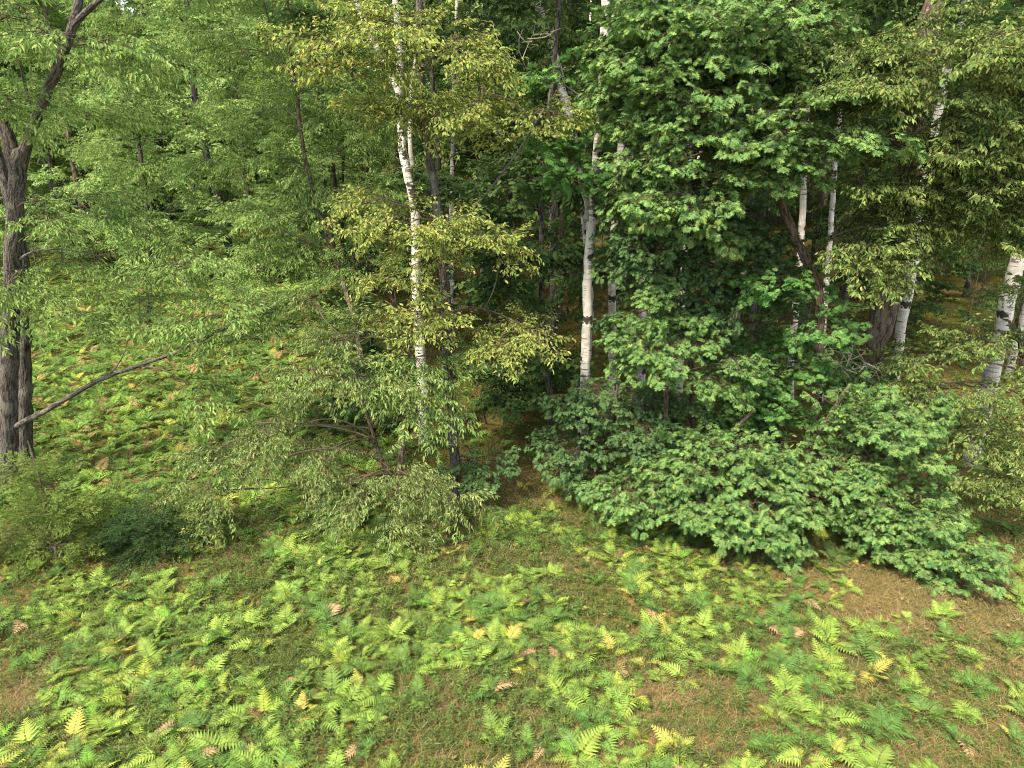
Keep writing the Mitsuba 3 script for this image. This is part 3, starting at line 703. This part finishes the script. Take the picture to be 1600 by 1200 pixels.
def frond(rg, pal, L, pairs=13, e0=1.1, e1=-.25, az=0.0, M=None, tmpl=None):
    M = M or Mesh()
    n = pairs + 6
    t = np.linspace(0, 1, n)
    el = e0 + (e1 - e0) * np.clip((t - .15) / .5, 0, 1) ** .8
    ds = L / (n - 1)
    x = np.concatenate([[0], np.cumsum(np.cos(el[:-1]) * ds)])
    z = np.concatenate([[0], np.cumsum(np.sin(el[:-1]) * ds)])
    yb = .07 * L * rg.standard_normal() * t ** 2
    p = np.stack([x, yb, z], -1)
    tan = unit(np.gradient(p, axis=0))
    nrm = np.stack([-tan[:, 2], 0 * t, tan[:, 0]], -1)
    side = np.cross(nrm, tan)
    col = pick(rg, pal, 1, .12)[0]
    v, f, _ = tube(p, np.linspace(.004, .0015, n), 3)
    tw_ = rg.normal(0, .2)
    P, D, U, S = [], [], [], []
    for k in range(5, n - 1):
        u = (k - 5) / (n - 5.)
        ln = L * .36 * (1 - u) ** .95 * (.8 + .2 * min(1, u * 6)) * rg.uniform(.9, 1.1)
        for sgn in (1, -1):
            P.append(p[k])
            D.append(sgn * side[k] + tan[k] * (.35 + .5 * u) + nrm[k] * (.12 + sgn * tw_))
            U.append(nrm[k] + .2 * rg.standard_normal(3))
            S.append([ln, ln * .5 + L * .055, ln])
    P.append(p[-2]), D.append(tan[-1]), U.append(nrm[-1]), S.append([L * .1, L * .06, L * .1])
    cols = col * (1 + .12 * rg.standard_normal((len(P), 1)))
    m2 = Mesh()
    m2.add(v, f, col * .6)
    m2.stamp(*tmpl, np.array(P), frames(np.array(D), np.array(U)), np.array(S), cols)
    V = np.vstack(m2.v)
    ca, sa = math.cos(az), math.sin(az)
    V = V @ np.array([[ca, sa, 0], [-sa, ca, 0], [0, 0, 1]])
    M.add(V, np.vstack(m2.f), np.vstack(m2.c))
    return M


PIN, PINLOW = (np.array([[0, 0, 0], [.14, .22, .02], [.58, .13, -.02], [.14, -.22, .02], [.58, -.13, -.02], [1, 0, -.14]]), np.array([[0, 2, 1], [0, 5, 2], [0, 3, 4], [0, 4, 5]])), kite(.40, .1)
FERN = {}
rg = np.random.default_rng(5)


def fern_kind(name, variants, pals, nf, L=(.21, .39), pairs=9, joined=False, tmpl=PIN):
    FERN[name] = []
    for k in range(variants):
        g = f'fern_{name}_{k}'
        n = rg.integers(*nf)
        grp, M, a0 = {'type': 'shapegroup'}, Mesh(), rg.random() * 6.3
        base = pals[rg.integers(len(pals))]
        for q in range(n):
            pal = base if rg.random() < .9 else (FY if rg.random() < .6 else FB)
            ln, az = rg.uniform(*L), a0 + q * 6.283 / n + rg.normal(0, .35)
            e0 = rg.uniform(1.0, 1.5)
            m = frond(rg, pal, ln, pairs, e0, rg.uniform(-.45, .5), az, M if joined else None, tmpl)
            if not joined:
                grp['frond' + (f'_{q:03d}' if q else '')] = m.ply('leaf_material')
        if joined:
            grp['fronds'] = M.ply('leaf_material')
        scene[g] = grp
        FERN[name].append(g)


fern_kind('green', 14, [FG, FG, FG, FD], (7, 12))
fern_kind('yellow', 3, [FY], (3, 6), (.22, .36))
fern_kind('brown', 3, [FB], (2, 4), (.2, .32))
fern_kind('low', 8, [FG, FD, FD], (4, 7), (.28, .44), 9, True, PINLOW)
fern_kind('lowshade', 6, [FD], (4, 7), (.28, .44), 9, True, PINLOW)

LAB = {'green': ('bright green fern clump growing in the open grassy foreground', 'green ferns of the clearing'),
       'yellow': ('yellowing fern clump among the green ferns of the clearing', 'yellow ferns of the clearing'),
       'brown': ('withered orange brown fern among the green ferns of the clearing', 'withered ferns of the clearing')}


def in_view(x, y, m=1.04):
    z = y * cp + 6 * sp - .2
    return (z > 1) & (np.abs(x) < .7215 * z * m) & (y > 4.2)


def scatter(n, r, xr, yr, ok, rg):
    """points at least r(x, y) apart"""
    P, grid = [], {}
    for _ in range(n):
        x, y = rg.uniform(*xr), rg.uniform(*yr)
        if not in_view(x, y) or not ok(x, y):
            continue
        d = r(x, y)
        c = (int(x // .8), int(y // .8))
        if any((x - a) ** 2 + (y - b) ** 2 < d * d for u in (-1, 0, 1) for v in (-1, 0, 1) for a, b in grid.get((c[0] + u, c[1] + v), ())):
            continue
        grid.setdefault(c, []).append((x, y))
        P.append((x, y))
    return P


def upright(rg, az, tilt=.12):
    z = unit(np.array([0, 0, 1.]) + tilt * rg.standard_normal(3))
    x = unit(np.cross(np.cross(z, [math.cos(az), math.sin(az), 0]), z))
    return np.stack([x, np.cross(z, x), z], -1)


rg = np.random.default_rng(31)
dens = lambda x, y, s=0: float(meshkit.fbm(np.array([x * .45, y * .45, s]), 2, 9))
fern_r = lambda x, y: .20 + 1.6 * max(0, dens(x * 2.2, y * 2.2) - .46) + .012 * max(0, x) + .02 * max(0, x - 1.5) - .06 * math.exp(-((y - 9.2) / .8) ** 2) * (-4.5 < x < 2.8)
front = scatter(30000, fern_r, (-9, 9.5), (4.6, 10.8), lambda x, y: y < 9.6 + .25 * math.sin(x) + .8 * (-3.6 < x < 2.5), rg)
order = np.argsort([x * x + y * y for x, y in front])
mass = []
for q, k in enumerate(order):
    x, y = front[k]
    if q >= 300:
        mass.append((x, y))
        continue
    u = rg.random()
    kd = 'yellow' if u < .05 else 'brown' if u < .07 else 'green'
    key = numbered('fern')
    inst(key, FERN[kd][rg.integers(len(FERN[kd]))], upright(rg, rg.random() * 6.3), [x, y, gz(x, y) - .02], rg.uniform(.7, 1.25))
    labels[key] = {'label': LAB[kd][0], 'category': 'fern', 'group': LAB[kd][1]}
field = scatter(60000, lambda x, y: .18 + .008 * max(0, y - 12), (-32, -1), (10.2, 42), lambda x, y: x < -3.2 - (y - 12) * .2 + 1.5 * dens(x, y, 3), rg)
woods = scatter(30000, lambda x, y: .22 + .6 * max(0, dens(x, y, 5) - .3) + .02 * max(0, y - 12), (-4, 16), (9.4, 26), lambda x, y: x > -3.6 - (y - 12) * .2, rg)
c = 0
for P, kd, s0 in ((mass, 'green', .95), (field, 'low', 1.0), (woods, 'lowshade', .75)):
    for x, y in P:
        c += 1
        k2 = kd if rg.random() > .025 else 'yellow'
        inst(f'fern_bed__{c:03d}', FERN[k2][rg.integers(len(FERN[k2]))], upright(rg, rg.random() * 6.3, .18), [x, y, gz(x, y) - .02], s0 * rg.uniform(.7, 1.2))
labels['fern_bed'] = {'label': 'dense bed of ferns covering the clearing and forest floor behind', 'category': 'ferns', 'kind': 'stuff'}
print('ferns', len(front), len(field), len(woods))

# ------------------------------------------------------------------ grass, small weeds, litter


def grass_patch(rg, pal, n=200, R=.28, L=(.07, .19), wd=.005, lie=.8):
    M = Mesh()
    a, q = rg.random(n) * 6.283, R * np.sqrt(rg.random(n))
    P = np.stack([q * np.cos(a), q * np.sin(a), 0 * a], -1)
    d = rg.random(n) * 6.283
    D = np.stack([np.cos(d) * lie, np.sin(d) * lie, rg.uniform(.15, 1.1, n)], -1)
    ln = rg.uniform(*L, n)
    M.stamp(np.array([[0, .5, 0], [0, -.5, 0], [.55, .4, .0], [.55, -.4, 0], [1, 0, -.25]]), np.array([[0, 1, 3], [0, 3, 2], [2, 3, 4]]), P, frames(D, np.array([0, 0, 1.]) + .4 * rg.standard_normal((n, 3))),
            np.stack([ln, np.full(n, wd), ln], -1), pick(rg, pal, n))
    return M


def weed_patch(rg, pal, stems=12, R=.17):
    M = Mesh()
    P, D, S = [], [], []
    for _ in range(stems):
        a, q = rg.random() * 6.283, R * math.sqrt(rg.random())
        b = np.array([q * math.cos(a), q * math.sin(a), 0])
        h = rg.uniform(.07, .19)
        e = b + np.array([rg.normal(0, .05) + b[0] * .5, rg.normal(0, .05) + b[1] * .5, h])
        twig(M, b, e, .0025, .0012, (.10, .10, .04), n=2)
        for m in range(15):
            t = .25 + .75 * (m + rg.random()) / 15
            th = 2.4 * m + rg.random()
            P.append(b + (e - b) * t)
            el = rg.uniform(-.2, .7)
            D.append([math.cos(th) * math.cos(el), math.sin(th) * math.cos(el), math.sin(el)])
            S.append(rg.uniform(.04, .075))
    P, D, S = np.array(P), np.array(D), np.array(S)
    M.stamp(*kite(.20), P, frames(D, np.array([0, 0, 1.]) + .3 * rg.standard_normal((len(P), 3))), S, pick(rg, pal, len(P)))
    return M


rg = np.random.default_rng(41)
DRY = [(G(.27, .215, .10), 4), (G(.20, .155, .07), 3), (G(.17, .18, .05), 3.5), (G(.36, .30, .16), 1)]
GRN = [(G(.12, .16, .035), 4), (G(.09, .13, .03), 3), (G(.20, .18, .06), 2)]
WD = [(G(.10, .155, .032), 4), (G(.125, .18, .036), 3), (G(.065, .115, .03), 3)]
for k in range(5):
    scene[f'patch_dry_{k}'] = {'type': 'shapegroup', 'blades': grass_patch(rg, DRY).ply('leaf_material')}
    scene[f'patch_green_{k}'] = {'type': 'shapegroup', 'blades': grass_patch(rg, GRN, 150, lie=.6, L=(.08, .22)).ply('leaf_material')}
    scene[f'patch_weed_{k}'] = {'type': 'shapegroup', 'leaves': weed_patch(rg, WD).ply('leaf_material')}
    M = Mesh()
    n = 34
    P = np.hstack([rg.normal(0, .35, (n, 2)), rg.uniform(.01, .05, (n, 1))])
    D = rg.standard_normal((n, 3)) * [1, 1, .25]
    M.stamp(*ROUND, P, frames(D, np.array([0, 0, 1.]) + .4 * rg.standard_normal((n, 3))), rg.uniform(.03, .065, n), pick(rg, [(G(.19, .11, .05), 3), (G(.27, .19, .08), 2), (G(.10, .06, .035), 3)], n))
    scene[f'patch_litter_{k}'] = {'type': 'shapegroup', 'leaves': M.ply('leaf_material')}


def strew(name, pre, P, s, label, cat, tilt=.1, z=-.01):
    for q, (x, y) in enumerate(P):
        inst(f'{name}__{q + 1:03d}', f'{pre}_{rg.integers(5)}', upright(rg, rg.random() * 6.3, tilt), [x, y, gz(x, y) + z], s * rg.uniform(.75, 1.25))
    labels[name] = {'label': label, 'category': cat, 'kind': 'stuff'}
    print(name, len(P))


wet = lambda x, y: dens(x * 1.4, y * 1.4, 8) - .012 * x
strew('dry_grass', 'patch_dry', scatter(24000, lambda x, y: .19, (-10, 11), (4.4, 12.5), lambda x, y: wet(x, y) < .60, rg), 1.0, 'dry straw coloured grass between the ferns of the clearing', 'grass')
strew('green_grass', 'patch_green', scatter(14000, lambda x, y: .24 + .01 * y, (-14, 14), (4.4, 22), lambda x, y: wet(x, y) > .40, rg), 1.0, 'short green grass growing between the ferns', 'grass')
strew('weeds', 'patch_weed', scatter(16000, lambda x, y: .18 + .35 * max(0, .52 - wet(x, y)) + .02 * max(0, x), (-10, 10), (4.4, 10.6), lambda x, y: wet(x, y) > .33, rg), 1.0, 'small leafy green weeds covering the clearing between the ferns', 'weeds')
strew('leaf_litter', 'patch_litter', scatter(6000, lambda x, y: .45 + .02 * y, (-12, 14), (4.4, 26), lambda x, y: x > -3 - (y - 12) * .2 or y < 11, rg), 1.0, 'fallen brown leaves lying on the ground', 'leaf litter', .05, .01)
print('entries', len(scene))
TRI = {g: sum(len(meshkit.WRITTEN[d['filename']][1]) for d in v.values() if isinstance(d, dict)) for g, v in scene.items() if v['type'] == 'shapegroup'}
print('tris', sum(len(meshkit.WRITTEN[v['filename']][1]) for v in scene.values() if v['type'] == 'ply'), sum(TRI[v['shapegroup']['id']] for v in scene.values() if v['type'] == 'instance'))
